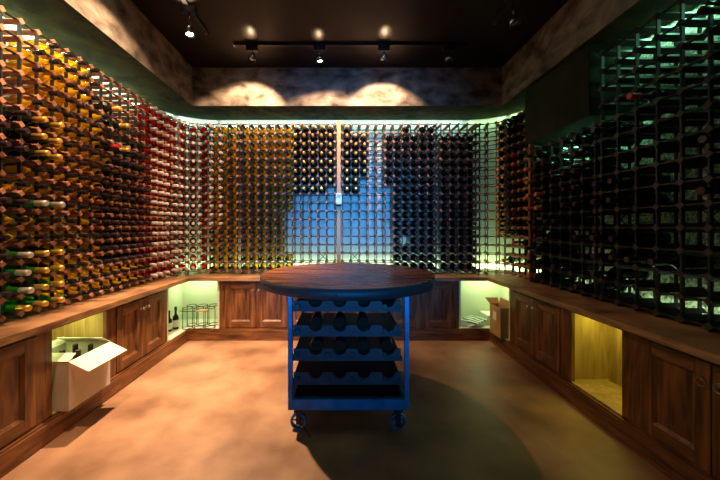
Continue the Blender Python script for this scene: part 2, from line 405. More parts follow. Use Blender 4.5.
# ------------------------------------------------------------------ wine racks
A = 0.0205
def block_me(depth, a=A):
    b = MB(); c = 0.003
    # diamond bar with chamfered tips
    prof = [(0,-a),(a,0),(0,a),(-a,0)]
    f = 0.85
    b.v = [(x*f,0,z*f) for x,z in prof] + [(x,0.004,z) for x,z in prof] + [(x,depth,z) for x,z in prof]
    b.f = [(0,1,2,3)] + [(i,i+4,(i+1)%4+4,(i+1)%4) for i in range(4)] + [(i+4,i+8,(i+1)%4+8,(i+1)%4+4) for i in range(4)] + [(11,10,9,8)]
    b.m = [0]*len(b.f); b.sm = [False]*len(b.f)
    return b
RACKS = []
def make_rack(key, label, nodes, normals, z0, pitch, rows, depth, wood='block', group='wood and steel wine racks'):
    """nodes: front-plane column lines; normals point into the wall"""
    base = nodes[len(nodes)//2]
    r = thing('wine_rack', label, 'wine rack', (base[0], base[1], z0), 0, group)
    a = A*pitch/0.0985
    bmb = block_me(depth, a); me = bmb.mesh('wooden_block', M[wood])
    jobs = []
    for i, (x, y) in enumerate(nodes):
        for k in range(rows+1):
            z = z0 + k*pitch
            dist = math.sqrt(x*x + y*y + (z-CH)**2)
            px = 342 + 305*x/max(y,.1); py = 228 - 305*(z-CH)/max(y,.1)
            vis = 0 if (-8 < px < 728 and -8 < py < 488) else 10
            jobs.append((dist+vis, x, y, z, normals[i]))
    jobs.sort(key=lambda t: t[0])
    rest = MB()
    for n, (d, x, y, z, nn) in enumerate(jobs):
        rz = math.atan2(-nn[0], nn[1])
        loc = (x-base[0], y-base[1], z-z0)
        if n < 100: inst('wooden_block', me, r, loc, rz)
        else: rest.join(bmb, Matrix.Translation(loc) @ Matrix.Rotation(rz, 4, 'Z'))
    if rest.v:
        o = rest.build('wooden_blocks', M[wood], r); o['kind'] = 'stuff'
    H = rows*pitch
    w = 0.0037*pitch/0.0985
    for i, (x, y) in enumerate(nodes):
        nn = normals[i]; rz = math.atan2(-nn[0], nn[1])
        for (d0, d1) in ((0.006,0.026),(depth-0.03,depth-0.012)):
            MB().box(-w, w, d0, d1, -a*0.9, H+a*0.9).build('upright', M['steel'], r, (x-base[0], y-base[1], 0)).rotation_euler = (0,0,rz)
    for k in range(rows+1):
        for (d0, d1) in ((0.008,0.024),(depth-0.028,depth-0.014)):
            b = MB(); z = k*pitch; t = w*0.9
            vs = []
            for (p, nn) in zip(nodes, normals):
                for dd, zz in ((d0,z-t),(d1,z-t),(d1,z+t),(d0,z+t)):
                    vs.append((p[0]+nn[0]*dd-base[0], p[1]+nn[1]*dd-base[1], zz))
            fs = []
            for i in range(len(nodes)-1):
                for q in range(4):
                    fs.append((i*4+q, (i+1)*4+q, (i+1)*4+(q+1)%4, i*4+(q+1)%4))
            fs += [(0,1,2,3), tuple((len(nodes)-1)*4+q for q in (3,2,1,0))]
            b.add(vs, fs).build('rail', M['steel'], r)
    RACKS.append(r)
    cells = []
    for j in range(len(nodes)-1):
        c = ((nodes[j][0]+nodes[j+1][0])/2, (nodes[j][1]+nodes[j+1][1])/2)
        n = Vector((normals[j][0]+normals[j+1][0], normals[j][1]+normals[j+1][1])).normalized()
        cells.append((c, (n.x, n.y)))
    return r, cells

P = 0.0985; Z0 = CH-0.492; NR = 17; RD = 0.235
def line(x0, y0, dx, dy, n): return [(x0+dx*i, y0+dy*i) for i in range(n+1)]
RK = {}
nl = line(-1.83, 3.124, 0, -P, 22)
RK['left'] = make_rack('left', 'tall wine rack along the left wall, mostly amber and gold-foiled bottles', nl, [(-1,0)]*len(nl), Z0, P, NR, RD)
th = [-PI/2*i/5 for i in range(6)]
nodes = [(-1.55+0.28*math.sin(t), 3.17+0.30*math.cos(t)) for t in th]; nrm = [(math.sin(t), math.cos(t)) for t in th]
RK['cornerL'] = make_rack('cornerL', 'curved corner wine rack filled with ruby bottles in white capsules', nodes, nrm, Z0, P, NR, RD)
nodes = line(-1.508, 3.47, 0.1045, 0, 3)
RK['A'] = make_rack('A', 'narrow back-wall wine rack of three columns of yellow bottles by the ruby ones', nodes, [(0,1)]*4, Z0, P, NR, RD)
nodes = line(-1.15, 3.47, P*0.985, 0, 11)
RK['B'] = make_rack('B', 'back-wall wine rack left of the pale centre post, amber and gold-capped bottles', nodes, [(0,1)]*12, Z0, P, NR, RD)
nodes = line(0.008, 3.47, P*0.985, 0, 11)
RK['C'] = make_rack('C', 'back-wall wine rack right of the pale centre post, half empty half dark bottles', nodes, [(0,1)]*12, Z0, P, NR, RD)
nodes = line(1.13, 3.47, 0.0995, 0, 4)
RK['D'] = make_rack('D', 'narrow back-wall wine rack of four dark bottle columns beside the empty corner cells', nodes, [(0,1)]*5, Z0, P, NR, RD)
th = [PI/2*i/5 for i in range(6)]
nodes = [(1.572+0.258*math.sin(t), 3.17+0.30*math.cos(t)) for t in th] + [(1.83, 3.07)]; nrm = [(math.sin(t), math.cos(t)) for t in th] + [(1,0)]
RK['cornerR'] = make_rack('cornerR', 'curved corner wine rack with orange-capped bottles beside the grey bulkhead', nodes, nrm, Z0, P, NR, RD)
PR = 0.1235
nodes = line(1.83, 2.915, 0, -0.1165, 6)
RK['low'] = make_rack('low', 'low wide-celled wine rack under the grey bulkhead, right of the red-brown post', nodes, [(1,0)]*7, CH-0.493, PR, 10, 0.28, 'blockshade')
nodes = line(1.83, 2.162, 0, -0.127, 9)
RK['tall'] = make_rack('tall', 'tall wide-celled wine rack along the right wall, mostly empty', nodes, [(1,0)]*10, CH-0.493, PR, 14, 0.28, 'blockshade')
# cross braces in single cells
def brace(key, col, row, pitch, z0, dep, hw):
    r, cells = RK[key]; (c, n) = cells[col]; t = (-n[1], n[0])
    zc = z0+pitch*(row+0.5)
    b = MB(); L = r.location
    for s in (1,-1):
        p0 = (c[0]+n[0]*dep+t[0]*hw*s-L.x, c[1]+n[1]*dep+t[1]*hw*s-L.y, zc-hw-L.z)
        p1 = (c[0]+n[0]*dep-t[0]*hw*s-L.x, c[1]+n[1]*dep-t[1]*hw*s-L.y, zc+hw-L.z)
        b.tube([p0,p1], 0.004, 6)
    b.build('cross_brace', M['steel'], r)
brace('B', 9, 1, P, Z0, RD-0.03, 0.042); brace('C', 1, 1, P, Z0, RD-0.03, 0.042)
brace('tall', 3, 4, PR, CH-0.493, 0.25, 0.055); brace('low', 5, 4, PR, CH-0.493, 0.25, 0.055)

# posts
b = MB().box(-0.058, -0.013, 3.452, 3.50, CT+0.001, ZS-0.12, bev=0.003)
tag(b.build('rack_post', M['postlight']), 'pale orange wooden post at the middle of the back wall racks', 'post')
b = MB().box(1.815, 1.86, 2.945, 2.975, CT+0.001, 2.005, bev=0.003)
tag(b.build('rack_post', M['postdark']), 'dark red-brown wooden post at the end of the right rack', 'post')
# thermostat on the pale post
r = thing('temperature_sensor', 'white temperature sensor with small blue display on the pale post', 'sensor', (-0.036, 3.45, CH+0.33))
MB().box(-0.034, 0.034, -0.02, 0, -0.065, 0.06, bev=0.006).build('case', M['white'], r)
b = MB(); b.box(-0.018, 0.018, -0.0215, -0.0195, 0.012, 0.042); b.build('display', mat('sensor_display', (0.10,0.30,0.55), 0.3), r)
b = MB(); b.lathe([(-0.02,0.020),(-0.012,0.029),(0,0.030)], 14, 'z', (0,-0.02,-0.066)); b.build('probe_cap', M['black'], r)

# ------------------------------------------------------------------ bottles
NT, BT = -0.085, 0.205
def prof_wine(s=1.0):
    return [(t*s, r*s) for t, r in [(NT,0.0135),(NT+0.002,0.0148),(-0.03,0.0148),(-0.029,0.0138),(0.005,0.0140),(0.018,0.0175),(0.035,0.030),(0.050,0.0365),(0.062,0.0375),(BT-0.006,0.0375),(BT,0.034)]]
def prof_champ():
    return [(-0.095,0.010),(-0.093,0.0155),(-0.078,0.0175),(-0.070,0.0158),(-0.03,0.0165),(0.01,0.021),(0.03,0.029),(0.052,0.038),(0.070,0.0425),(0.205,0.0425),(0.212,0.038)]
SORT = {   # sort: glass, capsule, name, words, profile, first profile segments in capsule
 'amber': ('amber','cap_dark','white_wine_bottle','amber bottle with dark capsule'),
 'amberw': ('amber','cap_white','white_wine_bottle','yellow bottle with pale capsule'),
 'rose': ('ruby','cap_white','rose_wine_bottle','ruby bottle with white capsule'),
 'dark': ('darkglass','cap_plum','red_wine_bottle','dark bottle with dull capsule'),
 'orange': ('darkglass','cap_orange','red_wine_bottle','dark bottle with orange capsule'),
 'redcap': ('darkglass','cap_red','red_wine_bottle','dark bottle with red capsule'),
 'gold': ('darkglass','gold','champagne_bottle','gold-foiled champagne bottle'),
 'silver': ('greenglass','silver','champagne_bottle','pale-foiled champagne bottle'),
 'goldg': ('greenglass','gold','champagne_bottle','gold-foiled green champagne bottle'),
}
GROUPNAME = {'amber':'amber bottles with dark capsules','amberw':'yellow bottles with pale capsules','rose':'ruby bottles with white capsules','dark':'dark bottles with dull capsules',
 'orange':'dark bottles with orange capsules','redcap':'bottles with red capsules','gold':'gold-foiled champagne bottles','silver':'pale-foiled champagne bottles','goldg':'gold-foiled green champagne bottles'}
def bottle_parts(sort, n, s):
    g, c, _, _ = SORT[sort]
    champ = sort in ('gold','silver','goldg')
    pr = prof_champ() if champ else prof_wine()
    pr = [(t*s, r*s) for t, r in pr]
    k = 5 if champ else 3
    glass = MB().lathe(pr[k-1:], n)
    capm = MB().lathe([(t, r*1.03+0.0003) for t, r in pr[:k]] + [(pr[k-1][0]+0.001, pr[k-1][1]*0.9)], n)
    whole = MB().lathe(pr, n, mis=[1]*(k-1)+[0]*(len(pr)-k))
    return glass, capm, whole
cache = {}
def bmeshes(sort, s):
    if (sort, s) not in cache:
        g, c, _, _ = SORT[sort]
        G, Cc, W = bottle_parts(sort, 20, s)
        cache[(sort, s)] = (G.mesh('bottle_glass', M[g]), Cc.mesh('capsule', M[c]), W.mesh('bottle', [M[g], M[c]]), bottle_parts(sort, 12, s)[2])
    return cache[(sort, s)]
ORD = 'zeroth first second third fourth fifth sixth seventh eighth ninth tenth eleventh twelfth thirteenth fourteenth fifteenth sixteenth seventeenth eighteenth nineteenth twentieth'.split()
CARD = {}
def fill_left(j, r):
    if j <= 2: return 'rose'
    if j <= 7:
        if (j, r) in ((7,14),(6,13),(6,11)): return 'gold'
        if (j, r) == (7,11): return 'redcap'
        if r >= 12: return 'dark' if (j == 3 and r == 12) else None
        if r <= 1: return 'amber'
        return 'dark' if (j*7+r*5) % 11 else 'amber'
    if j == 8: return 'amber' if r <= 13 else None
    if j <= 11: return 'amber' if (j, r) not in ((10,5),(9,3)) else None
    if j == 12:
        if r in (9,10,11): return 'gold'
        if r == 6: return 'silver'
        if r <= 3: return 'goldg' if r < 2 else 'gold'
        return 'amber'
    if j == 13:
        if r in (9,10,11): return 'gold'
        if r == 6: return 'silver'
        if r <= 3: return 'goldg' if r in (0,2) else 'gold'
        if r in (14,15,12): return 'amber'
        if r in (7,8,4,5): return 'amber'
        return None
    if j == 14:
        if r in (9,10,11,6): return 'dark'
        if r in (1,2,3): return 'silver'
        if r == 0: return 'goldg'
        if r in (4,5,7): return 'amber'
        return None
    if j in (15,16):
        if r in (9,10,6,2,3,1): return 'dark'
        if r in (7,4): return 'amber'
        return None
    if j in (17,18): return 'dark' if (r*3+j) % 4 == 0 and r < 11 else None
    return None
def fill_A(j, r): return 'amberw' if r > 4 and j < 2 else 'amber'
def fill_B(j, r):
    if j <= 4: return 'amber'
    if j == 5: return 'amber' if (r >= 7 or r < 2) else None
    if r >= 9: return 'gold' if (r > 9 or j < 10) else None
    return None
def fill_C(j, r):
    if j == 0: return 'gold' if r >= 9 else None
    if j == 1: return 'gold' if 9 <= r <= 15 else None
    if j == 2: return 'gold' if 11 <= r <= 15 else None
    if j in (3, 4): return None
    if j == 5: return 'dark' if 10 <= r <= 15 else None
    return 'dark' if (j, r) not in ((7,3),(6,16),(8,16)) else None
def fill_D(j, r): return 'dark' if r < 16 else None
def fill_cR(j, r):
    if j <= 1: return None
    if j in (2, 3): return 'orange' if r >= 4 or (j == 3 and r in (1,)) else None
    if j == 4: return 'dark' if r >= 4 else None
    if r in (12, 11, 3): return 'redcap'
    return 'dark' if r >= 3 and (r*5) % 7 else None
rnd = random.Random(3)
def fill_low(j, r):
    v = rnd.random()
    if (j, r) == (5, 4): return None
    if j <= 1 and 5 <= r <= 8: return 'orange' if v < 0.75 else 'dark'
    if j <= 1: return 'dark' if v < 0.7 else ('orange' if v < 0.8 else None)
    if r >= 8: return None if v < 0.6 else 'dark'
    if r in (3, 2) : return 'dark' if v < 0.25 else None
    return 'dark' if v < 0.6 else None
def fill_tall(j, r):
    v = rnd.random()
    if (j, r) == (2, 10): return 'redcap'
    if (j, r) == (3, 4): return None
    if r in (2,) and j < 4: return 'dark'
    if j < 2 and r in (3,5,6): return 'dark' if v < 0.6 else None
    return 'dark' if v < 0.10 else None
REF = {'left': ('left rack','the corner'), 'cornerL': ('ruby corner rack','its back-wall end'), 'A': ('narrow yellow rack','the left corner'), 'B': ('back rack left of post','the left'),
       'C': ('back rack right of post','the post'), 'D': ('narrow dark back rack','its left'), 'cornerR': ('right corner rack','the back wall'), 'low': ('rack under bulkhead','the post'), 'tall': ('tall right rack','the bulkhead')}
FILL = {'left':fill_left,'cornerL':lambda j,r:'rose','A':fill_A,'B':fill_B,'C':fill_C,'D':fill_D,'cornerR':fill_cR,'low':fill_low,'tall':fill_tall}
jobs = []
for key, (rk, cells) in RK.items():
    big = key in ('low','tall'); pitch = PR if big else P; z0 = CH-0.493 if big else Z0
    nr = {'low':10,'tall':14}.get(key, NR); s = 1.22 if big else (1.0 if key == 'left' else 1.08)
    for j, (c, n) in enumerate(cells):
        for r in range(nr):
            so = FILL[key](j, r)
            if not so: continue
            s = 1.0 if so in ('gold','silver','goldg') else (1.22 if big else (1.0 if key == 'left' else 1.08))
            R_ = (0.0425 if so in ('gold','silver','goldg') else 0.0375)*s
            wpx = pitch*0.5-0.0045
            z = z0 + pitch*r + max(R_+0.003, 0) + (0.006 if R_ < 0.04*s else 0.001)
            jx = rnd.uniform(-0.012, 0.010)
            x, y = c[0]+n[0]*jx, c[1]+n[1]*jx
            tx, ty = x-n[0]*0.06, y-n[1]*0.06
            px = 342+305*tx/max(ty,0.1); py = 228-305*(z-CH)/max(ty,0.1)
            vis = -12 < px < 732 and -12 < py < 492
            if not vis and not (key in ('left','tall')): continue
            d = math.sqrt(x*x+y*y+(z-CH)**2) + (0 if vis else 50)
            jobs.append((d, key, j, r, nr, so, s, (x, y, z), math.atan2(-n[0], n[1]), vis))
jobs.sort(key=lambda t: t[0])
cnt = {}; rest = MB(); rest_mats = [M['darkglass'], M['cap_plum'], M['cap_orange'], M['cap_red']]
capi = {'dark':1,'orange':2,'redcap':3}
for d, key, j, r, nr, so, s, loc, rz, vis in jobs:
    g, c, name, w = SORT[so]
    cnt[name] = cnt.get(name, 0)+1
    if name == 'red_wine_bottle' and cnt[name] > 300:
        bm = bmeshes(so, s)[3]; m0 = [capi[so] if q else 0 for q in bm.m]
        t = MB(); t.v = bm.v; t.f = bm.f; t.m = m0; t.sm = bm.sm
        rest.join(t, Matrix.Translation(loc) @ Matrix.Rotation(rz, 4, 'Z'))
        continue
    lab = f"{w}, {REF[key][0]}, {ORD[nr-r]} row down, {ORD[j+1]} column from {REF[key][1]}"
    ws = lab.replace(',', '').split()
    if len(ws) > 15:
        lab = f"{w}, {REF[key][0]}, {ORD[nr-r]} down, {ORD[j+1]} from {REF[key][1]}"
    grp = f"{GROUPNAME[so]} in the {REF[key][0]}"
    G, Cc, W, _ = bmeshes(so, s)
    if d < 3.0:
        o = inst(name, G, None, loc, rz); inst('capsule', Cc, o)
    else:
        o = inst(name, W, None, loc, rz)
    tag(o, lab, 'bottle', grp)
if rest.v:
    o = rest.build('wine_bottles', rest_mats)
    tag(o, 'dark wine bottles far back in the back-wall racks on the right', 'bottles', kind='stuff')
print('BOTTLES', cnt)

# ------------------------------------------------------------------ table cart
TX, TY, TR, TZ = 0.036, 2.12, 0.585, CH-0.308
r = thing('round_table', 'round wooden bar-height table with iron-banded edge on a blue steel rack cart', 'table', (TX, TY, 0))
MB().lathe([(TZ-0.045,TR-0.006),(TZ-0.002,TR-0.006),(TZ,TR-0.008)], 96, 'z', smooth=False).build('tabletop', M['table'], r)
b = MB(); n = 96
prof = [(TR-0.0055,TZ-0.058),(TR,TZ-0.058),(TR,TZ-0.002),(TR-0.0055,TZ-0.002)]
for k in range(n):
    a = 2*PI*k/n
    for rr, z in prof: b.v.append((rr*math.cos(a), rr*math.sin(a), z))
for k in range(n):
    k2 = (k+1) % n
    for q in range(4):
        b.f.append((k*4+q, k2*4+q, k2*4+(q+1)%4, k*4+(q+1)%4)); b.m.append(0); b.sm.append(q==1)
rim = b.build('edge_band', M['iron'], r)
riv = MB().lathe([(0,0.006),(0.003,0.005),(0.0045,0.002)], 8, 'y').mesh('rivet', M['plate'])
for k in range(28):
    a = 2*PI*(k+0.5)/28
    inst('rivet', riv, rim, (TR*math.cos(a), TR*math.sin(a), TZ-0.03), a-PI/2)
FX0, FX1, FY0, FY1 = -0.31-TX, 0.385-TX, 1.745-TY, 2.47-TY
ZR0, ZR1 = 0.146, 0.209
for (x, y) in ((FX0,FY0),(FX1-0.026,FY0),(FX0,FY1-0.026),(FX1-0.026,FY1-0.026)):
    MB().box(x, x+0.026, y, y+0.026, ZR1-0.001, TZ-0.062, bev=0.002).build('leg', M['bluelit_steel'], r)
b = MB(); b.box(FX0,FX1,FY0,FY0+0.03,ZR0,ZR1,bev=0.003); b.build('bottom_rail', M['bluelit_steel'], r)
b = MB(); b.box(FX0,FX1,FY1-0.03,FY1,ZR0,ZR1,bev=0.003); b.build('bottom_rail', M['bluelit_steel'], r)
for x in (FX0, FX1-0.03):
    b = MB(); b.box(x,x+0.03,FY0+0.03,FY1-0.03,ZR0,ZR1); b.build('bottom_rail', M['bluelit_steel'], r)
for (x0,x1,y0,y1) in ((FX0+0.026,FX1-0.026,FY0,FY0+0.02),(FX0+0.026,FX1-0.026,FY1-0.02,FY1),(FX0,FX0+0.02,FY0+0.026,FY1-0.026),(FX1-0.02,FX1,FY0+0.026,FY1-0.026)):
    MB().box(x0,x1,y0,y1,TZ-0.085,TZ-0.06).build('top_rail', M['iron'], r)
MB().box(FX0+0.031, FX1-0.031, FY0+0.031, FY1-0.031, ZR0+0.002, ZR0+0.012).build('bottom_shelf', M['iron'], r)
# bottle cradles: four tiers, plates with round cut-outs front and back
def cradle_plate(x0, x1, h, cuts, rc):
    """outline in x,z with semicircular cuts in the top edge; thickness .006"""
    out = [(x0,0),(x1,0),(x1,h)]
    for c in sorted(cuts, reverse=True):
        for k in range(13):
            a = PI*k/12
            out.append((c+rc*math.cos(a), h-rc*math.sin(a)*0.92))
    out.append((x0,h))
    # build as strips: quad columns from bottom to outline top
    xs = sorted(set([x0,x1]+[c+rc*math.cos(PI*k/12) for c in cuts for k in range(13)]))
    def top(x):
        for c in cuts:
            if abs(x-c) <= rc+1e-9: return h-math.sqrt(max(rc*rc-(x-c)**2,0))*0.92
        return h
    b = MB(); n = len(xs)
    for y in (0, 0.006):
        for x in xs: b.v.append((x,y,0))
        for x in xs: b.v.append((x,y,top(x)))
    o = 2*n
    for i in range(n-1):
        b.f += [(i,i+1,n+i+1,n+i), (o+i+1,o+i,o+n+i,o+n+i+1), (i+1,i,o+i,o+i+1), (n+i,n+i+1,o+n+i+1,o+n+i)]
    b.f += [(0,n,o+n,o),(n-1,o+n-1,o+2*n-1,2*n-1)]
    b.m = [0]*len(b.f); b.sm = [False]*len(b.f)
    return b
tiers = [(0.700,0.062),(0.553,0.066),(0.410,0.072),(0.270,0.074)]
PX0, PX1 = -0.285-TX, 0.345-TX
cuts = [-0.155-TX+0.142*k for k in range(4)]
bolt_me = MB().lathe([(-0.008,0.012),(-0.006,0.0165),(0,0.0165)], 6).mesh('bolt', M['black'])
cart_bottles = []
for ti, (z, h) in enumerate(tiers):
    t = bpy.data.objects.new('bottle_cradle', None); link(t, r); t.location = (0, FY0+0.045, z)
    dep = FY1-FY0-0.10
    for y in (0.0, dep):
        cradle_plate(PX0, PX1, h, cuts, 0.040).build('cradle_plate', M['plate'], t, (0, y, 0))
    for x in (PX0-0.008, PX1):
        MB().box(x, x+0.008, -0.001, dep+0.006, 0.0, 0.022).build('side_rail', M['iron'], t)
    MB().box(PX0+0.001, PX1-0.001, 0.07, dep-0.16, 0.002, 0.008).build('tray', M['iron'], t)
    for x in (PX0+0.025, PX1-0.095):
        inst('bolt', bolt_me, t, (x, 0, h*0.5))
    if ti >= 2:
        for x in (cuts[0]+0.071, cuts[1]+0.071): inst('bolt', bolt_me, t, (x, 0, h*0.5))
    for k, x in enumerate(cuts):
        if (ti in (0,1) and k < 3) or (ti == 2) :
            cart_bottles.append((ti, k, (TX+x, TY+FY0+0.045, z+h+0.0015)))
for x in (PX0+0.16, PX0+0.31, PX0+0.46):
    MB().box(x, x+0.012, FY1-0.045, FY1-0.035, ZR1, TZ-0.085).build('back_bar', M['iron'], r)
# casters
for (x, y) in ((FX0+0.055,FY0+0.06),(FX1-0.055,FY0+0.06),(FX0+0.055,FY1-0.06),(FX1-0.055,FY1-0.06)):
    c = bpy.data.objects.new('caster', None); link(c, r); c.location = (x, y, 0)
    b = MB(); R = 0.050
    prof = [(-0.013,R-0.012),(-0.013,R-0.003),(-0.008,R),(0.008,R),(0.013,R-0.003),(0.013,R-0.012)]
    n = 28
    for k in range(n):
        a = 2*PI*k/n
        for t_, rr in prof: b.v.append((rr*math.cos(a), t_, R+rr*math.sin(a)))
    m_ = len(prof)
    for k in range(n):
        for q in range(m_):
            b.f.append((k*m_+q, ((k+1)%n)*m_+q, ((k+1)%n)*m_+(q+1)%m_, k*m_+(q+1)%m_)); b.m.append(0); b.sm.append(False)
    b.lathe([(-0.017,0.010),(0.017,0.010)], 10, 'y', (0,0,R))
    for k in range(5):
        a = 2*PI*k/5+0.4
        b.tube([(0.008*math.cos(a),0,R+0.008*math.sin(a)),((R-0.008)*math.cos(a),0,R+(R-0.008)*math.sin(a))], 0.0045, 6)
    b.build('wheel', M['bluelit_steel'], c)
    b = MB(); b.box(-0.014,0.014,-0.022,-0.018,R-0.012,0.112); b.box(-0.014,0.014,0.018,0.022,R-0.012,0.112); b.box(-0.025,0.025,-0.028,0.028,0.112,0.1455)
    b.build('fork', M['iron'], c)
c0 = [o for o in COL.objects if o.name.startswith('caster')][0]
MB().tube([(0.02,-0.03,0.05),(0.05,-0.05,0.02),(0.075,-0.075,0.004)], 0.0025, 6).build('brake_lever', M['plate'], c0)
tiername = ['top','second','third','lowest']
for ti, k, p in cart_bottles:
    Rb = 0.0375
    o = inst('red_wine_bottle', bmeshes('dark', 1.0)[2], None, (p[0], p[1]+0.245, p[2]-0.0365+0.040-0.006), PI)
    tag(o, f'dark wine bottle lying in the table cart, {tiername[ti]} cradle, {ORD[k+1]} slot from the left', 'bottle', 'dark bottles lying in the table cart')

# ------------------------------------------------------------------ white carton in left bay
def carton(name, label, loc, W, D, H, m, flaps, t=0.004):
    """W along local x, D along local y (into the wall)"""
    r = thing(name, label, 'box', loc)
    b = MB(); b.box(0,W,0,t,0,H); b.box(0,W,D-t,D,0,H); b.box(0,t,t,D-t,0,H); b.box(W-t,W,t,D-t,0,H); b.box(t,W-t,t,D-t,0,t)
    b.build('body', m, r)
    for (p, q, out, up) in flaps:   # hinge p->q, direction
        p, q, o_ = Vector(p), Vector(q), Vector(out)
        nrm = (q-p).cross(o_).normalized()*t
        sk = Vector(up)
        v = [p, q, q+o_-sk, p+o_+sk]
        vv = [x for x in v] + [x+nrm for x in v]
        MB().add(vv, [(0,1,2,3),(7,6,5,4),(0,4,5,1),(1,5,6,2),(2,6,7,3),(3,7,4,0)]).build('flap', m, r)
    return r
W, D, H = 0.315, 0.30, 0.285
r = carton('cardboard_box', 'open white carton with a folded-out flap, sticking out of the left bay', (-1.575, 1.758, PT+0.0125), W, D, H, M['card_w'],
   [((0,0,H),(W,0,H),(0,-0.115,-0.055),(0,0,0)), ((W,D,H),(0,D,H),(0,0.015,0.035),(0,0,0)), ((0,D,H),(0,0,H),(0.05,0,0.03),(0,0,0)), ((W,0,H),(W,D,H),(-0.07,0,0.05),(0,0,0))])
r.rotation_euler = (0,0,PI/2)
cb = bmeshes('dark', 1.0)[2]
q = 0
for i in range(3):
    for k in range(2):
        o = bpy.data.objects.new('red_wine_bottle', cb); link(o)
        o.location = (-1.575-0.075-0.10*k, 1.752+0.06+0.095*i, PT+0.0165+0.205-0.0+0.001)
        o.rotation_euler = (-PI/2, 0, 0)
        tag(o, f'dark bottle standing in the white carton, {["near","middle","far"][i]} pair, {["front","rear"][k]} one', 'bottle', 'bottles standing in the white carton')

# brown carton in right bay
W2, D2, H2 = 0.21, 0.095, 0.29
r = carton('cardboard_box', 'small brown cardboard box with white label and raised flap in the right corner bay', (1.512, 3.12, PT+0.0125), W2, D2, H2, M['card_b'],
   [((0,D2,H2),(0,0,H2),(-0.06,0,0.045),(0,0.02,0)), ((W2,D2,H2),(0,D2,H2),(0,0.01,0.06),(0,0,0))])
r.rotation_euler = (0,0,-PI/2)
MB().box(0.07,0.13,-0.002,-0.0003,0.15,0.23).build('label', M['paper'], r)
# magazines
for k in range(4):
    b = MB(); b.box(-0.125,0.125,-0.10,0.10,0,0.014, bev=0.002)
    o = b.build('magazine', [M['print'] if k == 3 else M['paper']])
    o.location = (1.435+0.004*k, 3.375-0.01*k, PT+0.0125+0.0145*k+0.0005); o.rotation_euler = (0, 0, 0.35+0.12*k)
    tag(o, ['plain pale magazine at the bottom of the pile in the right corner bay','pale magazine second from the bottom of the corner bay pile','pale magazine just under the green-printed one in the corner bay','white magazine with dark green swirls on top of the corner bay pile'][k], 'magazine', 'magazines in the right corner bay')
b = MB(); b.box(-0.11,0.11,-0.10,0.10,0,0.10, bev=0.003)
o = b.build('paper_stack', M['paper']); o.location = (1.70, 3.43, PT+0.013)
tag(o, 'white block of paper against the back of the right corner bay', 'paper')

# wire bottle carrier in left corner bay
r = thing('bottle_carrier', 'black wire bottle carrier with wooden grip in the left corner bay', 'bottle carrier', (-1.515, 3.275, PT+0.0125), 0.08)
pts6 = [(-0.115+0.115*i, -0.055+0.11*k) for i in range(3) for k in range(2)]
for (x, y) in pts6:
    for z in (0.008, 0.215):
        MB().tube([(x+0.05*math.cos(2*PI*k/20), y+0.05*math.sin(2*PI*k/20), z) for k in range(20)], 0.0035, 6, True).build('ring', M['iron'], r)
for (x, y) in pts6:
    for sx in (-0.05, 0.05):
        MB().tube([(x+sx, y, 0.003),(x+sx, y, 0.218)], 0.0038, 6).build('wire_upright', M['iron'], r)
MB().tube([(-0.17,-0.11,0.20),(-0.10,-0.125,0.195),(0.02,-0.125,0.20)], 0.004, 6).build('handle_wire', M['iron'], r)
MB().tube([(0.0,-0.125,0.198),(0.12,-0.115,0.205)], 0.009, 10).build('wooden_grip', M['postlight'], r)
# two standing bottles
for k, (x, y, h) in enumerate(((-1.775, 3.13, 0.72), (-1.745, 3.20, 0.80))):
    root = inst('red_wine_bottle', bmeshes('dark', 1.0)[0], None, (x, y, PT+0.0125+0.205*h)); root.rotation_euler = (-PI/2,0,0); root.scale = (h,h,h)
    tag(root, ['dark bottle standing by the bay edge, shorter of the two beside the carrier','dark bottle with white label standing next to the wire carrier'][k], 'bottle', 'bottles standing in the left corner bay')
    inst('capsule', bmeshes('dark',1.0)[1], root)
    MB().lathe([(0.085,0.0379),(0.175,0.0379)], 20, 'y', cap=False).build('paper_label', M['paper'], root)

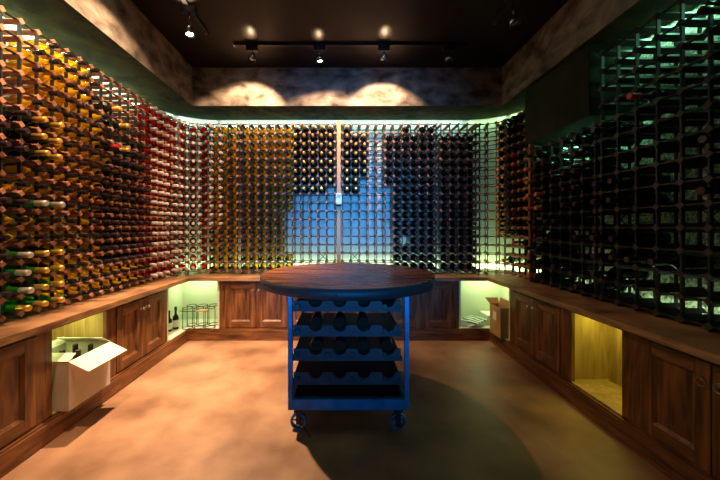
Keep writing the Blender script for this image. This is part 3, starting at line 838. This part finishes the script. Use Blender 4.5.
# ------------------------------------------------------------------ track lights
def track(label, p0, p1):
    t = thing('light_track', label, 'light track', p0, math.atan2(p1[1]-p0[1], p1[0]-p0[0]), 'ceiling light tracks')
    L = math.dist(p0, p1)
    MB().box(0, L, -0.017, 0.017, -0.02, 0.0).build('channel', M['black'], t)
    for x in (-0.006, L): MB().box(x, x+0.006, -0.018, 0.018, -0.021, 0.0).build('end_cap', M['chrome'], t)
    return t
ZT = ZC-0.001
track('black ceiling light track running across before the back coffer face', (-1.03, 2.92, ZT), (1.20, 2.92, ZT))
track('black ceiling light track running front to back above the left side', (-1.215, 0.8, ZT), (-1.215, 2.74, ZT))
track('black ceiling light track running front to back above the right side', (1.30, 0.8, ZT), (1.30, 2.60, ZT))
def spot(label, x, y, target, power, on=True, size=1.15, drop=0.10, blend=0.5, col=(1.0,0.64,0.36), grp='small chrome track spotlights'):
    r = thing('track_spotlight', label, 'spotlight', (x, y, ZT-0.02), 0, grp)
    MB().box(-0.055, 0.055, -0.02, 0.02, -0.05, -0.0005, bev=0.003).build('adapter', M['black'], r)
    MB().tube([(0,0,-0.05),(0,0,-drop+0.025)], 0.006, 8).build('stem', M['chrome'], r)
    hp = Vector((0,0,-drop))
    d = (Vector(target) - (r.location+hp)).normalized()
    h = bpy.data.objects.new('lamp_head', None); link(h, r); h.location = hp
    h.rotation_mode = 'QUATERNION'; h.rotation_quaternion = (-d).to_track_quat('Z', 'Y')
    MB().lathe([(-0.036,0.031),(-0.034,0.034),(0.004,0.030),(0.020,0.018),(0.042,0.010)], 20, 'z').build('reflector', M['chrome'], h)
    MB().lathe([(-0.0385,0.024),(-0.0365,0.026)], 20, 'z').build('lens', M['lens'] if on else M['lensoff'], h)
    MB().lathe([(-0.046,0.034),(-0.046,0.036),(-0.030,0.036),(-0.030,0.034)], 20, 'z', cap=False).build('bezel', M['black'], h)
    if on:
        ld = bpy.data.lights.new('lamp_light', 'SPOT'); ld.energy = power; ld.color = col
        ld.spot_size = size; ld.spot_blend = blend; ld.shadow_soft_size = 0.02
        lo = bpy.data.objects.new('lamp_light', ld); link(lo)
        lo.location = r.location + hp + d*0.06; lo.rotation_mode = 'QUATERNION'; lo.rotation_quaternion = (-d).to_track_quat('Z', 'Y')
        lo['kind'] = 'helper'
        # light leaking out of the vented back of the lamp onto the ceiling
        ld = bpy.data.lights.new('lamp_leak', 'SPOT'); ld.energy = power*0.03; ld.color = col
        ld.spot_size = 1.5; ld.spot_blend = 0.6; ld.shadow_soft_size = 0.012
        lo = bpy.data.objects.new('lamp_leak', ld); link(lo)
        lo.location = r.location + hp - d*0.05 + Vector((0,-0.05,0)); lo.rotation_mode = 'QUATERNION'
        up = Vector((0,-0.5,1)).normalized(); lo.rotation_quaternion = (-up).to_track_quat('Z', 'Y')
        lo['kind'] = 'helper'
    return r
spot('lit spotlight at the left end of the cross track', -0.86, 2.92, (-1.05, 3.42, 2.25), 88, size=1.75, blend=0.35)
spot('lit spotlight second from the left on the cross track, above the table', -0.215, 2.92, (-0.16, 3.05, 2.1), 60, size=2.5, blend=0.35)
spot('lit spotlight third from the left on the cross track', 0.40, 2.92, (0.45, 3.42, 2.25), 88, size=1.75, blend=0.35)
spot('unlit spotlight at the right end of the cross track', 1.02, 2.92, (1.2, 3.47, 1.2), 60, on=False)
spot('brightly glaring spotlight on the left ceiling track', -1.20, 2.40, (-0.90, 2.35, 0.0), 820, size=1.1, blend=1.0, col=(1.0,0.70,0.43), drop=0.18)
spot('unlit spotlight on the right ceiling track above the bulkhead', 1.28, 2.28, (1.83, 2.0, 1.2), 60, on=False, drop=0.18)
spot('lit spotlight on the left ceiling track nearer than the glaring one', -1.20, 1.30, (-1.83, 1.95, 1.3), 170, size=1.5)
spot('lit spotlight on the left ceiling track washing the left coffer face', -1.20, 1.90, (-1.75, 2.25, 1.9), 60, size=1.75)

# ------------------------------------------------------------------ LED strips and lights
def area(name, loc, rot, sx, sy, power, col, spread=PI):
    ld = bpy.data.lights.new(name, 'AREA'); ld.shape = 'RECTANGLE'; ld.size = sx; ld.size_y = sy
    ld.energy = power; ld.color = col; ld.spread = spread
    o = bpy.data.objects.new(name, ld); link(o); o.location = loc; o.rotation_euler = rot; o['kind'] = 'helper'
    return o
TEAL = (0.62, 1.0, 0.80); GRN = (0.66, 1.0, 0.55)
# top coves
def led_mesh(label, pts):
    t = MB().tube(pts, 0.006, 6).build('led_strip', M['led_top']); tag(t, label, 'led strip', 'led strips behind the racks')
ZTP = ZS-0.006; ZBP = CT+0.009
TT = 0.30
area('cove_light', (0, RB-0.06, ZS-0.012), (TT,0,0), 3.0, 0.03, 7.5, TEAL)
area('cove_light', (-RX+0.06, 2.0, ZS-0.012), (TT,0,PI/2), 2.4, 0.03, 22, (0.75,1.0,0.70))
area('cove_light', (RX-0.06, 2.6, 2.003), (TT,0,-PI/2), 0.75, 0.03, 6, (0.25,1.0,0.55))
area('cove_light', (RX-0.06, 1.4, ZS-0.012), (TT*0.5,0,-PI/2), 1.5, 0.03, 10.0, (0.30,1.0,0.60))
area('cove_light', (0, RB-0.06, CT+0.02), (PI-TT,0,0), 3.0, 0.03, 10, (0.74,1.0,0.55))
area('cove_light', (-RX+0.06, 2.0, CT+0.02), (PI-TT,0,PI/2), 2.4, 0.03, 18, (0.72,1.0,0.50))
area('cove_light', (RX-0.06, 2.0, CT+0.02), (PI-TT,0,-PI/2), 2.3, 0.03, 7.0, (0.60,1.0,0.55))
for sx in (-1, 1):
    for k in (0, 1):
        a = PI/8*(1+2*k)
        R = CR-0.06; x = sx*(1.53+R*math.sin(a)); y = 3.17+R*math.cos(a)
        area('cove_light', (x, y, ZS-0.012), (TT,0,-sx*a), 0.40, 0.03, 0.8 if sx < 0 else 0.7, TEAL if sx < 0 else (0.55,1.0,0.45))
        area('cove_light', (x, y, CT+0.02), (PI-TT,0,-sx*a), 0.40, 0.03, 1.7 if sx < 0 else 2.2, (0.66,1.0,0.40))
# bays
area('bay_light', (-1.62, 3.42, CZ1-0.01), (0,0,0), 0.4, 0.15, 2.0, (0.84,1.0,0.56))
area('bay_light', (1.62, 3.42, CZ1-0.01), (0,0,0), 0.4, 0.15, 2.0, (0.86,1.0,0.50))
area('bay_light', (-1.84, 1.93, CZ1-0.01), (0,0,0), 0.25, 0.36, 2.2, (0.80,1.0,0.35))
area('bay_light', (1.72, 1.91, CZ1-0.01), (0,0,0), 0.18, 0.36, 1.4, (0.92,1.0,0.16))
# blue daylight coming in through the window behind the camera
area('window_daylight', (0.1, YF+0.02, 1.40), (PI/2, 0, 0), 1.2, 1.7, 17, (0.015,0.32,1.0), spread=0.5)

w = bpy.data.worlds.new('World'); sc.world = w; w.use_nodes = True
w.node_tree.nodes['Background'].inputs[0].default_value = (0.02,0.03,0.05,1); w.node_tree.nodes['Background'].inputs[1].default_value = 0.3

# ------------------------------------------------------------------ camera
cd = bpy.data.cameras.new('camera'); cam = bpy.data.objects.new('camera', cd); link(cam)
cam.location = (0, 0, CH); cam.rotation_euler = (PI/2, 0, 0)
cd.sensor_width = 36; cd.lens = 305/720*36; cd.shift_x = 18/720; cd.shift_y = -12/720; cd.clip_start = 0.02
sc.camera = cam
sc.view_settings.view_transform = 'Standard'; sc.view_settings.look = 'None'; sc.view_settings.gamma = 1
sc.view_settings.use_curve_mapping = False; sc.view_settings.exposure = 0.0
cy = sc.cycles
cy.max_bounces = 8; cy.transmission_bounces = 8; cy.caustics_reflective = False; cy.caustics_refractive = False; cy.sample_clamp_indirect = 4.0
